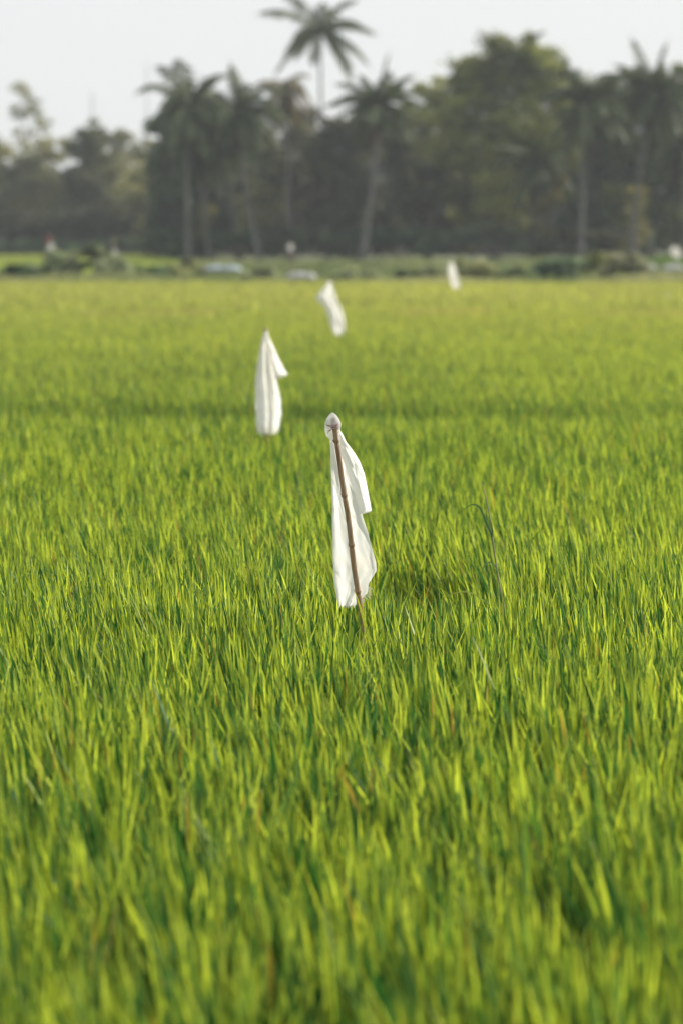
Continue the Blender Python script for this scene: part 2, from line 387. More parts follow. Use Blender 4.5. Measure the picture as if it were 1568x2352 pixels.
def tree(name, label, Y, bx, blobs_px, col, hi=None, size=.26, dens=1.0, seed=0, group='broad trees behind the field', trunk_r=.16, lean=0, cat='tree', base_y=None, depth=1.0):
    rng = np.random.RandomState(seed+100)
    s = spx(Y)
    base = P(bx, 540, Y); base.z = 0
    t = thing(name, base, label, cat, group)
    blobs = []
    for (x, y, r) in blobs_px:
        dy = (rng.rand()-.5)*2*r/s*depth
        c = P(x, y, Y+dy); blobs.append(((c.x, c.y, c.z), r/s))
    V, Q, cc = leaves(rng, blobs, size, col, hi=hi, dens=dens)
    npobj('crown', V, Q, M_TREE, t, cc)
    m = MB()
    low = min(blobs, key=lambda b: b[0][2]); zf = max(.6, min(b[0][2] for b in blobs)*.6)
    cx = sum(b[0][0] for b in blobs)/len(blobs)
    fork = Vector((base.x*.6+cx*.4, base.y, zf))
    m.tube([base, base.lerp(fork, .5)+Vector((.1, 0, 0)), fork], [trunk_r*1.25, trunk_r, trunk_r*.85], 8)
    for (c, r) in blobs:
        c = Vector(c); mid = fork.lerp(c, .5)+Vector((rng.randn()*.15, rng.randn()*.15, .25))
        m.tube([fork, mid, c], [trunk_r*.6, trunk_r*.35, trunk_r*.12], 5)
    m.build('trunk', M_BARK, t)
    return t
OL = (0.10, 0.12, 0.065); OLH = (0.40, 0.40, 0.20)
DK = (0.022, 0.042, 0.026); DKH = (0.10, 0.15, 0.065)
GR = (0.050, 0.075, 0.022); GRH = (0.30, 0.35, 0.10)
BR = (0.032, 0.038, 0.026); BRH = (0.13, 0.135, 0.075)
GB = 'broad trees behind the field'
# far left, beyond the distant rice
YL = 182
tree('airy_tree', 'thin airy tree rising pale above its neighbours near the left edge', YL+12, 70, [(48, 205, 22), (75, 245, 26), (40, 255, 20), (100, 285, 24), (60, 320, 30)], OL, OLH, .22, .42, 1, GB)
tree('broad_tree', 'hazy olive tree cut by the left edge of the picture', YL, 5, [(-20, 350, 42), (10, 420, 48), (-30, 470, 50), (15, 500, 40)], OL, OLH, .3, .9, 2, GB)
tree('broad_tree', 'hazy olive tree under the airy one, second from the left edge', YL+2, 95, [(75, 370, 40), (120, 340, 34), (95, 430, 50), (60, 480, 45), (130, 490, 45)], OL, OLH, .3, .9, 3, GB)
tree('broad_tree', 'dark round topped tree standing out on the left skyline', YL-3, 205, [(207, 300, 30), (192, 345, 34), (222, 350, 34), (200, 420, 52), (160, 480, 45), (230, 490, 50)], (0.05, 0.065, 0.035), (0.15, 0.17, 0.08), .3, 1.1, 4, GB)
tree('broad_tree', 'pale olive tree between the dark round tree and the palms', YL+3, 285, [(255, 330, 26), (280, 320, 26), (275, 380, 40), (300, 450, 50), (265, 500, 45), (330, 340, 30)], OL, OLH, .3, .8, 5, GB)
tree('broad_tree', 'yellowish sunlit tree left of the palm clump', YL-10, 325, [(335, 400, 36), (325, 460, 40), (350, 500, 40), (385, 430, 40)], OL, (0.38, 0.36, 0.16), .3, .9, 6, GB)
tree('understory_tree', 'low brown shadowy tree at the far left behind the distant rice', YL-9, 40, [(20, 520, 34), (70, 515, 38), (110, 530, 34)], BR, BRH, .3, 1.2, 7, GB)
tree('understory_tree', 'low brown shadowy tree under the dark round topped one', YL-9, 210, [(160, 515, 36), (210, 510, 40), (255, 525, 34)], BR, BRH, .3, 1.2, 8, GB)
tree('understory_tree', 'low brown shadowy tree left of the leftmost palm trunk', YL-9, 340, [(300, 515, 36), (350, 505, 40), (395, 520, 36)], BR, BRH, .3, 1.2, 9, GB)
# middle and right, behind the palms
YB = 148
def col_tree(label, x, top, wpx, c, ch, seed, Y=YB, dens=1.0, name='broad_tree', bottom=555):
    rg = random.Random(seed); b = []; y = top+wpx*.45; k = 0
    while y < bottom:
        b.append((x+rg.uniform(-.5, .5)*wpx*.8, y, wpx*rg.uniform(.42, .6))); b.append((x+rg.uniform(-.6, .6)*wpx, y+wpx*.15, wpx*rg.uniform(.36, .5)))
        y += wpx*.52
    return tree(name, label, Y, x, b, c, ch, .3, dens, seed, GB)
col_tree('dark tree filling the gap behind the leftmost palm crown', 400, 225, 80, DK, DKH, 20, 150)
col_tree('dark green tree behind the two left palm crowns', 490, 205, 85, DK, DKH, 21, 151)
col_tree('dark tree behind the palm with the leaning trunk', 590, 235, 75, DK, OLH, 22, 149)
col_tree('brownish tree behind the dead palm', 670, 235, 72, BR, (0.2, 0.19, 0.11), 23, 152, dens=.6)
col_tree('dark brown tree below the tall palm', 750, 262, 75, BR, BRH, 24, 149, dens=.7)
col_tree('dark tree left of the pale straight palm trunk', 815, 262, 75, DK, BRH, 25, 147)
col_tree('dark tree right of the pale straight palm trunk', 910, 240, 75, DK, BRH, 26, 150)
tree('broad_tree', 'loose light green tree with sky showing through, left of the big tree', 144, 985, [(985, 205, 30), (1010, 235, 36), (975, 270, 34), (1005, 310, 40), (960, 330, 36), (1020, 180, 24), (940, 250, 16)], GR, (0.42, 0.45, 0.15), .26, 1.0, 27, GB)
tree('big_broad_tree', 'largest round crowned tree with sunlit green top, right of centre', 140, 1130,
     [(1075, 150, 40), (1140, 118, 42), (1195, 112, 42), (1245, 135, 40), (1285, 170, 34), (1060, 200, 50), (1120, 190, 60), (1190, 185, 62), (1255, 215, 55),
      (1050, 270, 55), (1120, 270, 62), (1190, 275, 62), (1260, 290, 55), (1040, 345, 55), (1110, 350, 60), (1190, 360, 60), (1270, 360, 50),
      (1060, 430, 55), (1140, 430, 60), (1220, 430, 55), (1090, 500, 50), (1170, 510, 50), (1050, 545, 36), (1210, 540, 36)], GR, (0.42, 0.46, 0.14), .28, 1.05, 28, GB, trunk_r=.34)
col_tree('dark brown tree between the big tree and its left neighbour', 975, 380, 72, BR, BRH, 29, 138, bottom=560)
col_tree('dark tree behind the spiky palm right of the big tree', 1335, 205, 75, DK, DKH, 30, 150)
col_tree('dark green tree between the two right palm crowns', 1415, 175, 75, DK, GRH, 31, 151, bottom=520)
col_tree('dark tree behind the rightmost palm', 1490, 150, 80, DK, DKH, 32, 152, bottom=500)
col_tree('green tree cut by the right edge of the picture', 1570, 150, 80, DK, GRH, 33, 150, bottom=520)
tree('understory_tree', 'sunlit yellow olive sapling standing between the right palm trunks', 139, 1462, [(1462, 440, 22), (1455, 480, 26), (1468, 520, 24), (1450, 550, 22)], (0.13, 0.13, 0.05), (0.32, 0.30, 0.12), .24, .8, 34, GB, trunk_r=.07)
tree('understory_tree', 'yellowish sapling under the right side of the big tree', 134, 1245, [(1235, 480, 28), (1265, 450, 26), (1240, 530, 30), (1285, 420, 18)], (0.08, 0.08, 0.035), (0.20, 0.18, 0.08), .24, .8, 35, GB, trunk_r=.07)
tree('understory_tree', 'small bright yellow tipped sapling seen between left palm trunks', 136, 470, [(470, 505, 18), (478, 480, 14), (462, 540, 18)], (0.10, 0.11, 0.04), (0.28, 0.27, 0.08), .22, .8, 36, GB, trunk_r=.05)
# a far-off wood that closes the view behind the single trees
def wood():
    rng = np.random.RandomState(77); bl = []
    for x in np.arange(-260, 1840, 26):
        Y = 196+rng.rand()*22
        topy = np.interp(x, [-260, 150, 330, 420, 1568, 1840], [420, 420, 400, 375, 350, 350])
        y = topy+rng.rand()*30
        while y < 560:
            c = P(x+rng.randn()*8, y, Y); bl.append(((c.x, c.y, c.z), 1.7)); y += 42
    V, Q, cc = leaves(rng, bl, .5, DK, hi=BRH, dens=.75)
    fin(npobj('far_wood', V, Q, M_TREE, cols=cc), 'dark mass of distant woodland closing the view behind the separate trees', 'woodland', kind='stuff')
wood()
# ------------------------------------------------------------------ bushes and hedges
GH = 'low bushes along the field edge'
def bush(label, x, top, wpx, Y, col, hi, seed, size=.085, dens=1.0, name='bush', group=GH, cat='bush', hmul=1.0):
    rng = np.random.RandomState(seed+500); s = spx(Y)
    base = P(x, 540, Y); base.z = 0.0
    ztop = P(x, top, Y).z; wd = wpx*1.05/s
    t = thing(name, base, label, cat, group)
    n = max(4, int(wd/ztop*5)); bl = []
    for i in range(n*2):
        u = (rng.rand()-.5); hgt = ztop*(1-1.5*abs(u)**1.8)*(.72+.36*rng.rand())
        r = ztop*.24
        bl.append(((base.x+u*wd, Y+(rng.rand()-.5)*wd*.5, max(.12, hgt-r*.3)), r))
    V, Q, cc = leaves(rng, bl, size, col, hi=hi, dens=dens)
    V[:, 2] = np.minimum(V[:, 2], ztop*1.1)
    npobj('foliage', V, Q, M_WEED, t, cc)
    m = MB()
    for i in range(5):
        c = bl[i][0]; m.tube([base+Vector((rng.randn()*.03, rng.randn()*.03, 0)), Vector(((base.x+c[0])/2, Y, c[2]*.55)), Vector(c)], [.02, .014, .005], 5)
    m.build('stem', M_BARK, t)
    return t
PG = (0.22, 0.29, 0.17); PGH = (0.60, 0.64, 0.44); DG = (0.07, 0.13, 0.08); DGH = (0.24, 0.32, 0.18)
bush('dark low bush at the left end of the weedy bank', 40, 612, 90, 69, DG, DGH, 1)
bush('grey green bush beside the leftmost white bag on its stake', 118, 582, 90, 70, PG, PGH, 2)
bush('tall dark hearted bush, biggest on the left bank', 205, 572, 115, 69, DG, PGH, 3)
bush('pale bush with straw tips under the second white bag', 262, 590, 60, 68, PG, PGH, 4)
bush('dark low bush right of the tall one on the left bank', 335, 613, 100, 69, DG, DGH, 5)
bush('pale olive bush at the right end of the distant rice', 395, 611, 80, 71, PG, (0.48, 0.48, 0.24), 6)
bush('olive bush in front of the leftmost palm trunk', 440, 600, 60, 73, PG, (0.42, 0.40, 0.2), 7)
bush('low dark green bush on the bank right of centre', 935, 624, 60, 67.5, DG, DGH, 8)
bush('olive mound shaped bush right of the small leaning white flag', 1080, 596, 100, 70, PG, (0.48, 0.46, 0.24), 9)
bush('blue green spreading bush on the right bank', 1285, 598, 125, 70, (0.09, 0.15, 0.10), (0.30, 0.38, 0.26), 10)
bush('pale greyish bush with whitish tips near the right edge', 1435, 588, 90, 72, (0.22, 0.25, 0.17), (0.60, 0.60, 0.46), 11)
bush('yellow green low bush between the blue green and greyish bushes', 1372, 585, 90, 84, (0.14, 0.18, 0.06), (0.36, 0.38, 0.14), 12)
bush('small grey green bush between the long white sack and the bluish sheet', 605, 618, 80, 69, PG, PGH, 13)
bush('small grey green bush on the bank right of the third flag', 815, 620, 100, 69, PG, PGH, 14)
bush('small pale bush just left of the small leaning white flag', 990, 618, 80, 70, DG, PGH, 15)
bush('small grey green bush between the olive mound and blue green bush', 1185, 618, 90, 69, PG, DGH, 16)
GT = 'undergrowth below the trees'
def hedge(label, x0, x1, top, Y, col, hi, seed, size=.2):
    return bush(label, (x0+x1)/2, top, (x1-x0), Y, col, hi, seed, size, 1.1, 'undergrowth', GT, 'undergrowth')
hedge('long green hedge line behind the distant rice on the far left', -60, 200, 552, 170, (0.06, 0.11, 0.055), (0.12, 0.20, 0.10), 40, .28)
hedge('green hedge line left of the palms behind the distant rice', 160, 430, 552, 169, (0.06, 0.11, 0.055), (0.12, 0.20, 0.10), 41, .28)
hedge('dark green undergrowth at the foot of the left palm trunks', 400, 640, 535, 136, DG, (0.05, 0.08, 0.035), 42)
hedge('dark brown undergrowth below the dead palm', 620, 800, 530, 135, BR, DGH, 43)
hedge('dark green undergrowth right of the pale straight palm trunk', 780, 1010, 522, 136, DG, (0.055, 0.09, 0.04), 44)
hedge('dark undergrowth at the foot of the big round tree', 980, 1250, 520, 134, DG, BRH, 45)
hedge('olive undergrowth at the foot of the spiky palm', 1230, 1420, 530, 133, (0.05, 0.055, 0.025), (0.13, 0.13, 0.05), 46)
hedge('light green hedge at the right edge behind the darker rice plot', 1470, 1640, 535, 162, (0.05, 0.09, 0.04), (0.12, 0.17, 0.08), 47)

# ------------------------------------------------------------------ palms
GP = 'coconut palms in front of the trees'
def frond(rng, o, az, el, L, col, hi, droop):
    """one palm leaf: curved rachis, leaflets hanging to both sides"""
    n = 12; pts = []; d = Vector((math.cos(az)*math.cos(el), math.sin(az)*math.cos(el), math.sin(el)))
    p = Vector(o); step = L/n
    for i in range(n+1):
        pts.append(p.copy()); d = (d+Vector((0, 0, -droop*(0.6+i/n)/n*1.6))).normalized(); p = p+d*step
    m = MB()
    m.tube(pts, [.045*(1-.85*i/n)+.004 for i in range(n+1)], 4, tuple(hi))
    N = 46
    for k in range(3, N):
        u = k/N*n; i = min(int(u), n-1); f = u-i; q = pts[i].lerp(pts[i+1], f); tg = (pts[i+1]-pts[i]).normalized()
        side = tg.cross(Vector((0, 0, 1)))
        if side.length < .1: side = Vector((math.sin(az), -math.cos(az), 0))
        side.normalize()
        ll = L*.21*(math.sin(min(1, (k-1)/N*1.15)*math.pi)**.6)*(.75+.4*rng.rand())+.05
        for sg in (-1, 1):
            dr = (side*sg*.8+tg*.55+Vector((0, 0, -.45-.35*rng.rand()))).normalized()
            e = q+dr*ll; wv = tg*(.045+.02*rng.rand()); mid = q.lerp(e, .5)
            c = tuple(np.array(col)*(1-(ff := rng.rand()**1.5))+np.array(hi)*ff)
            m.add([q-wv*.5, q+wv*.5, mid+wv, e, mid-wv], [(0, 1, 2, 4), (4, 2, 3)], c)
    return m
def palm(label, Y, crown, base, Lpx, nf, seed, name='coconut_palm', col=(0.035, 0.055, 0.025), hi=(0.10, 0.13, 0.05), r=.16, group=GP, elr=(-.75, 1.35), bend=0, dead=3, droop=1.0, up=1):
    rng = np.random.RandomState(seed+900); s = spx(Y)
    top = P(crown[0], crown[1], Y); b = P(base[0], 540, Y); b.z = 0
    t = thing(name, b, label, 'palm tree', group)
    m = MB(); pts = []; rad = []; n = 26
    for i in range(n+1):
        u = i/n; p = b.lerp(top, u)+Vector((bend*math.sin(u*math.pi), 0, 0)); pts.append(p)
        rad.append(r*(1.45-.6*min(1, u*5) if u < .2 else .86-.25*u)*(1+.05*(i % 2)))
    m.tube(pts, rad, 10)
    m.build('trunk', M_PBARK, t)
    h = MB()
    for k in range(7):   # nuts below the crown
        a = rng.rand()*6.28; c = top+Vector((math.cos(a)*.24, math.sin(a)*.24, -.22-.12*rng.rand()))
        h.tube([c+Vector((0, 0, .11)), c+Vector((0, 0, .07)), c, c-Vector((0, 0, .09)), c-Vector((0, 0, .12))], [.02, .08, .11, .07, .01], 7, (.10, .11, .04))
    h.build('coconuts', M_PALM, t, cols=True)
    L = Lpx/s
    for k in range(nf):
        u = (k+.5)/nf; el = elr[1]+(elr[0]-elr[1])*u**.8+rng.randn()*.13; az = k*2.39996+rng.randn()*.15
        c, hh = (col, hi)
        if k >= nf-dead: c, hh = (0.06, 0.045, 0.03), (0.12, 0.09, 0.055); el = -1.1
        fm = frond(rng, top, az, el, L*(.68+.45*rng.rand())*(1 if el > -.9 else .75), c, hh, droop*(.8+.5*rng.rand()))
        fm.build('frond', M_PALM, t, smooth=False, cols=True)
    return t
palm('leftmost palm, its dark drooping crown on the edge of the clump', 131, (428, 250), (432, 0), 155, 42, 1, droop=1.25, dead=5)
palm('palm with a trunk leaning left, second crown from the left', 132, (548, 255), (602, 0), 150, 38, 2, bend=-.25, droop=1.35)
palm('palm behind the leaning one, its thin trunk between two others', 137, (500, 300), (548, 0), 135, 34, 3, r=.13, bend=.1)
palm('short palm among the left palm trunks', 134, (458, 345), (482, 0), 130, 32, 4, r=.13)
palm('tallest palm, lone crown high against the white sky', 152, (735, 68), (752, 0), 155, 19, 5, 'tall_coconut_palm', (0.05, 0.07, 0.04), (0.14, 0.17, 0.08), r=.12, elr=(-.55, 1.3), bend=-.1, dead=0, droop=.85)
palm('palm with long pale leaning trunk in front of dark shade', 130, (868, 235), (826, 0), 138, 34, 6, bend=.18, r=.17, droop=.8, dead=6)
palm('spiky palm right of the big round tree', 131, (1345, 245), (1332, 0), 150, 42, 7, elr=(-.8, 1.5))
palm('rightmost palm, broad crown near the edge of the picture', 134, (1500, 215), (1450, 0), 150, 42, 8, elr=(-.8, 1.45), bend=-.2)
palm('palm at the right edge with its crown below the rightmost one', 137, (1562, 330), (1580, 0), 140, 28, 9)
palm('low dark palm in front of the big round tree', 136, (1235, 375), (1222, 0), 130, 28, 10, r=.14)
# dead palm: bare ragged column with hanging brown leaves
palm('brown dead palm with ragged hanging leaves, left of the tallest palm', 135, (655, 205), (668, 0), 98, 26, 11, 'dead_palm', (0.13, 0.11, 0.07), (0.30, 0.26, 0.17), .17, elr=(-1.3, 1.4), dead=8, droop=1.5)

# ------------------------------------------------------------------ flags
def sheet(rows, Y, folds, amp, seed, nx=26, ny=60, yoff=0.0, cup=0.0, phase=0.0, rag=0):
    """hanging cloth: rows of (pixel y, left x, right x) give its edge, folds its depth"""
    rows = sorted(rows); ys = [r[0] for r in rows]
    V = []; Fc = []
    for j in range(ny+1):
        v = j/ny; y = ys[0]+(ys[-1]-ys[0])*v
        xl = np.interp(y, ys, [r[1] for r in rows]); xr = np.interp(y, ys, [r[2] for r in rows])
        for i in range(nx+1):
            u = i/nx; x = xl+(xr-xl)*u; yy = y
            if rag and v > .9: yy = y+rag*(v-.9)*10*(mnoise.noise(Vector((u*9+seed, 0, 0)))+.5*mnoise.noise(Vector((u*31+seed, 3, 0))))
            g = min(1, v*3)
            d = amp*g*(math.sin((u*folds+phase)*2*math.pi+1.3*v)+.45*math.sin((u*folds*1.9+phase+.3)*2*math.pi-2.1*v))
            d += amp*1.1*mnoise.noise(Vector((u*2.2+seed, v*4.5, seed)))+amp*.35*mnoise.noise(Vector((u*7+seed, v*12, seed+4)))
            q_ = mnoise.noise(Vector((u*2.6+v*2.0+seed*3, v*5-u*1.5, 7.7+seed))); d -= amp*.25*g*max(0, 1-abs(q_)*9)**1.5
            d += cup*(1-(2*u-1)**2)
            p = P(x, yy, Y+yoff+d); V.append(p)
    for j in range(ny):
        for i in range(nx):
            a = j*(nx+1)+i; Fc.append((a, a+1, a+nx+2, a+nx+1))
    return V, Fc
def bulb(rows, Y, depth, yoff=0, n=20, seed=0):
    """closed bag shape: rows (pixel y, left, right); as deep as it is wide times depth"""
    V = []; Fc = []; R_ = []
    for j, (y, l, r) in enumerate(rows):
        c = P((l+r)/2, y, Y+(yoff(y) if callable(yoff) else yoff)); hw = (r-l)/2/spx(Y)
        for k in range(n):
            a = 2*math.pi*k/n
            q = 1+.05*math.sin(a*5+seed+j*.25)+.03*math.sin(a*9+j*.5)
            V.append(c+Vector((math.cos(a)*hw*(q if abs(math.cos(a)) < .9 else 1), math.sin(a)*hw*depth*q, 0)))
    for j in range(len(rows)-1):
        for k in range(n):
            k2 = (k+1) % n; Fc.append((j*n+k, j*n+k2, (j+1)*n+k2, (j+1)*n+k))
    Fc.append(tuple(range(n)))
    return V, Fc
S = 1568/2731
def r7(pts): return [((1200+x/3.7333)*S, (1600+y/3.7333)*S) for x, y in pts]
def r8(pts): return [((1200+x/3.7333)*S, (2000+y/3.7333)*S) for x, y in pts]
def r6(pts): return [((950+x/2.6133)*S, (1100+y/2.6133)*S) for x, y in pts]
def r5(pts): return [((1700+x/1.521)*S, (900+y/1.521)*S) for x, y in pts]
def rows_from(left, right, ny=70):
    left = sorted(left, key=lambda p: p[1]); right = sorted(right, key=lambda p: p[1])
    y0 = max(left[0][1], right[0][1]); y1 = min(left[-1][1], right[-1][1])
    o = []
    for j in range(ny+1):
        y = y0+(y1-y0)*j/ny
        o.append((y, float(np.interp(y, [p[1] for p in left], [p[0] for p in left])), float(np.interp(y, [p[1] for p in right], [p[0] for p in right]))))
    return o
GF = 'white flags on stakes in the rice'
def pole_pts(ps, Y, yoff=0): return [P(x, y, Y+yoff) for x, y in ps]
# --- flag in focus
pl = r7([(492, 262), (515, 425), (538, 620), (604, 1000), (664, 1430)])+r8([(664, 0), (705, 200), (770, 680), (812, 1040), (858, 1375), (930, 1900)])
pl = [pl[0], pl[1], pl[2], pl[3], pl[4], pl[6], pl[7], pl[8], pl[9], pl[10]]
b = P(pl[-1][0]+8, pl[-1][1], POLE_Y); b.z = 0
root = thing('cloth_flag', b, 'white cloth tied over a brown bamboo stake, nearest and sharpest flag', 'flag', GF)
pw = [P(x, y, POLE_Y) for x, y in pl]+[b+Vector((0, 0, -0.05))]
# dense resample with nodes
nodes = [2, 4, 6, 8]
cum = [0]
for i in range(1, len(pw)): cum.append(cum[-1]+(pw[i]-pw[i-1]).length)
def along(s_):
    for i in range(1, len(pw)):
        if s_ <= cum[i] or i == len(pw)-1:
            f = (s_-cum[i-1])/(cum[i]-cum[i-1]); return pw[i-1].lerp(pw[i], min(f, 1))
pts = []; rad = []; nd = [cum[k] for k in nodes]+[cum[-2]+.10]
n = 260
for i in range(n+1):
    s_ = cum[-1]*i/n; p = along(s_); r = .0082+.0016*s_
    p = p+Vector((.0010*math.sin(s_*23), .001*math.sin(s_*17), 0))
    for q in nd:
        dd = s_-q
        r += .0021*math.exp(-(dd/.0035)**2)+.0009*math.exp(-((dd+.006)/.007)**2)-.0010*math.exp(-((dd-.008)/.005)**2)
    if i == 0: r *= .5
    if i == 1: r *= .85
    pts.append(p); rad.append(r)
m = MB(); m.tube(pts, rad, 20)
for q in nd[:4]:      # cut branch stubs at the nodes
    c = along(q); m.tube([c+Vector((-.006, -.004, 0)), c+Vector((-.0115, -.006, .006))], [.0032, .0018], 6)
mobj('pole', m.v, m.f, M_BAMBOO, root, True)
# head: bag pulled over the stake tip
L7 = r7([(483, 183), (440, 215), (405, 262), (380, 310), (369, 380), (368, 440), (374, 490), (392, 540), (420, 575), (450, 600), (478, 640)])
R7 = r7([(484, 183), (530, 212), (570, 262), (597, 310), (612, 355), (610, 400), (602, 440), (590, 462), (592, 520), (595, 570), (590, 640)])
V, Fc = bulb(rows_from(L7, R7, 26), POLE_Y, .55, lambda y: float(np.interp(y, [r7([(0, 400)])[0][1], r7([(0, 450)])[0][1]], [0.004, 0.026])))
mobj('hood', V, Fc, M_BAG, root, True)
# main cloth and its outer fold
Lm = r7([(446, 585), (447, 650), (455, 800), (460, 1000), (470, 1300), (479, 1680)])+r8([(477, 300), (482, 500), (489, 800), (495, 1000), (501, 1180), (522, 1320), (548, 1480), (575, 1590)])
Rm = r7([(592, 585), (640, 800), (700, 960), (775, 1200), (850, 1400), (915, 1640)])+r8([(935, 262), (962, 340), (1012, 480), (1042, 620), (1092, 790), (1131, 930), (1140, 1060), (1082, 1150), (1018, 1260), (1011, 1390), (930, 1460), (800, 1590)])
V1, F1 = sheet(rows_from(Lm, Rm, 90), POLE_Y, 1.0, .007, 3, 40, 110, .046, .014, .1, rag=13)
m = MB(); m.add(V1, F1)
Lf = r7([(560, 450), (560, 585), (610, 800), (665, 960), (740, 1200), (815, 1400), (880, 1640)])+r8([(880, 205), (915, 245)])
Rf = r7([(596, 450), (640, 520), (690, 630), (740, 690), (820, 800), (900, 940), (960, 1100), (1000, 1290), (1040, 1500), (1062, 1640)])+r8([(1070, 172), (975, 205), (935, 262)][:2])
V2, F2 = sheet(rows_from(Lf, Rf, 60), POLE_Y, .8, .007, 8, 22, 70, .036, .012, .55)
m.add(V2, F2)
cl = m.build('cloth', M_CLOTH, root)
# frayed threads along the torn hem
fr = MB(); rg = random.Random(3)
for (x, y) in r8([(1010, 1380), (1018, 1330), (1000, 1420), (960, 1440), (930, 1455), (900, 1470), (860, 1500), (640, 1590), (720, 1560), (1015, 1300)]):
    for k in range(4):
        a = P(x+rg.uniform(-2, 2), y+rg.uniform(-2, 2), POLE_Y+.04); e = a+Vector((rg.uniform(-.008, .014), rg.uniform(-.004, .004), rg.uniform(-.022, -.006)))
        fr.tube([a, a.lerp(e, .5)+Vector((.003, 0, -.002)), e], [.0007, .0006, .0004], 4)
mobj('frayed_threads', fr.v, fr.f, M_CLOTH, cl if False else root, True)
# pink string bound round the stake below the hood tip
st = MB(); rg = random.Random(5)
tb = [r7([(x, y)])[0] for x, y in [(520, 352), (518, 366), (516, 380), (517, 394), (519, 408), (520, 422)]]
for i, (x, y) in enumerate(tb):
    c = P(x, y, POLE_Y); ring = []
    for k in range(15):
        a = 2*math.pi*k/14; ring.append(c+Vector((math.cos(a)*.0125, math.sin(a)*.0125-.0, .0022*math.sin(a+i))))
    st.tube(ring, [.0012]*15, 6)
mobj('string', st.v, st.f, M_STRING, root, True)
th = MB()
for seg in ([(480, 375), (440, 380), (395, 372)], [(470, 395), (430, 392), (388, 362)], [(480, 435), (450, 450), (412, 462)], [(478, 440), (425, 470), (408, 500)], [(388, 330), (392, 312), (388, 298)], [(386, 352), (392, 362), (385, 366)], [(545, 352), (552, 372), (540, 384)]):
    pp = r7(seg); th.tube([P(x, y, POLE_Y-.0225+.004*abs(i-1)) for i, (x, y) in enumerate(pp)], [.0008, .0011, .0005], 5)
mobj('loose_thread', th.v, th.f, M_INK, root, True)

def simple_flag(label, Y, tip, base, sheets, name='cloth_flag', knob=None, prad=.011, mat=M_CLOTH, group=GF, hood=None):
    b_ = P(base[0], base[1], Y); b_.z = 0
    t = thing(name, b_, label, 'flag', group)
    tp = P(tip[0], tip[1], Y)
    mm = MB(); pts = []; rad = []
    for i in range(41):
        u = i/40; pts.append(tp.lerp(b_+Vector((0, 0, -.05)), u)); rad.append(prad*(1.18 if i % 9 == 5 else 1))
    mm.tube(pts, rad, 10); mm.build('pole', M_BAMBOO, t)
    mm = MB()
    for (rows, folds, amp, seed, yo) in sheets:
        V_, F_ = sheet(rows, Y, folds, amp, seed, 30, 60, yo, .03, seed*.13, rag=13); mm.add(V_, F_)
    mm.build('cloth', mat, t)
    if hood:
        V_, F_ = bulb(hood, Y, .8, 0, 14, 2); mobj('hood', V_, F_, M_BAG, t, True)
    return t
# --- second flag
Y2 = 14.9
L2 = r6([(285, 600), (268, 640), (240, 740), (215, 900), (193, 1050), (186, 1180), (192, 1400), (196, 1560), (215, 1660)])
R2 = r6([(312, 600), (325, 650), (345, 800), (380, 950), (408, 1070), (432, 1200), (455, 1320), (461, 1450), (446, 1570), (425, 1660)])
Lb = r6([(290, 605), (320, 760), (350, 900), (390, 1040)]); Rb = r6([(318, 605), (335, 660), (380, 750), (430, 870), (482, 970), (526, 1040)])
lf = rows_from(Lb, Rb, 30)
lf += [(lf[-1][0]+8*S/2.6*1.0, lf[-1][1]+1, lf[-1][2]-1), (lf[-1][0]+12*S/2.6*2, lf[-1][1]+2, lf[-1][2]-22)]
simple_flag('white cloth flag hanging in long folds with a flap to the right', Y2, r6([(297, 560)])[0], (614, 1040), [(rows_from(L2, R2, 60), 2.4, .022, 2, -.085), (lf, 1.0, .012, 5, -.11)], knob=True,
            hood=[(y, l, r) for (y, l, r) in rows_from(r6([(296, 553), (280, 570), (272, 595), (274, 625), (285, 650)]), r6([(298, 553), (315, 570), (323, 595), (320, 625), (314, 650)]), 12)])
# --- third flag
Y3 = 29.0
L3 = r6([(950, 70), (922, 110), (862, 180), (816, 232), (852, 282), (908, 330), (940, 400), (968, 500), (988, 570), (1012, 622)])
R3 = r6([(985, 70), (1008, 170), (1038, 260), (1078, 340), (1102, 420), (1116, 520), (1118, 590), (1075, 628)])
simple_flag('white cloth flag blown left at the top, third from the camera', Y3, r6([(975, 55)])[0], (778, 790), [(rows_from(L3, R3, 60), 1.6, .035, 4, -.12)], prad=.012)
# --- fourth flag
Y4 = 55.5
L4 = r5([(140, 232), (136, 290), (150, 320), (158, 360), (170, 384)]); R4 = r5([(172, 226), (190, 290), (202, 340), (211, 378), (200, 386)])
simple_flag('small leaning white flag before the bank, right of centre', Y4, r5([(168, 205)])[0], (1047, 690), [(rows_from(L4, R4, 30), 1.2, .05, 6, -.15)], prad=.014)
# --- small far flag at right edge
simple_flag('small white flag at the right edge before the darker rice plot', 74, (1549, 560), (1552, 640), [([(565, 1543, 1552), (575, 1542, 1557), (586, 1545, 1561), (592, 1549, 1560)], 1.2, .05, 9, 0)], prad=.014)

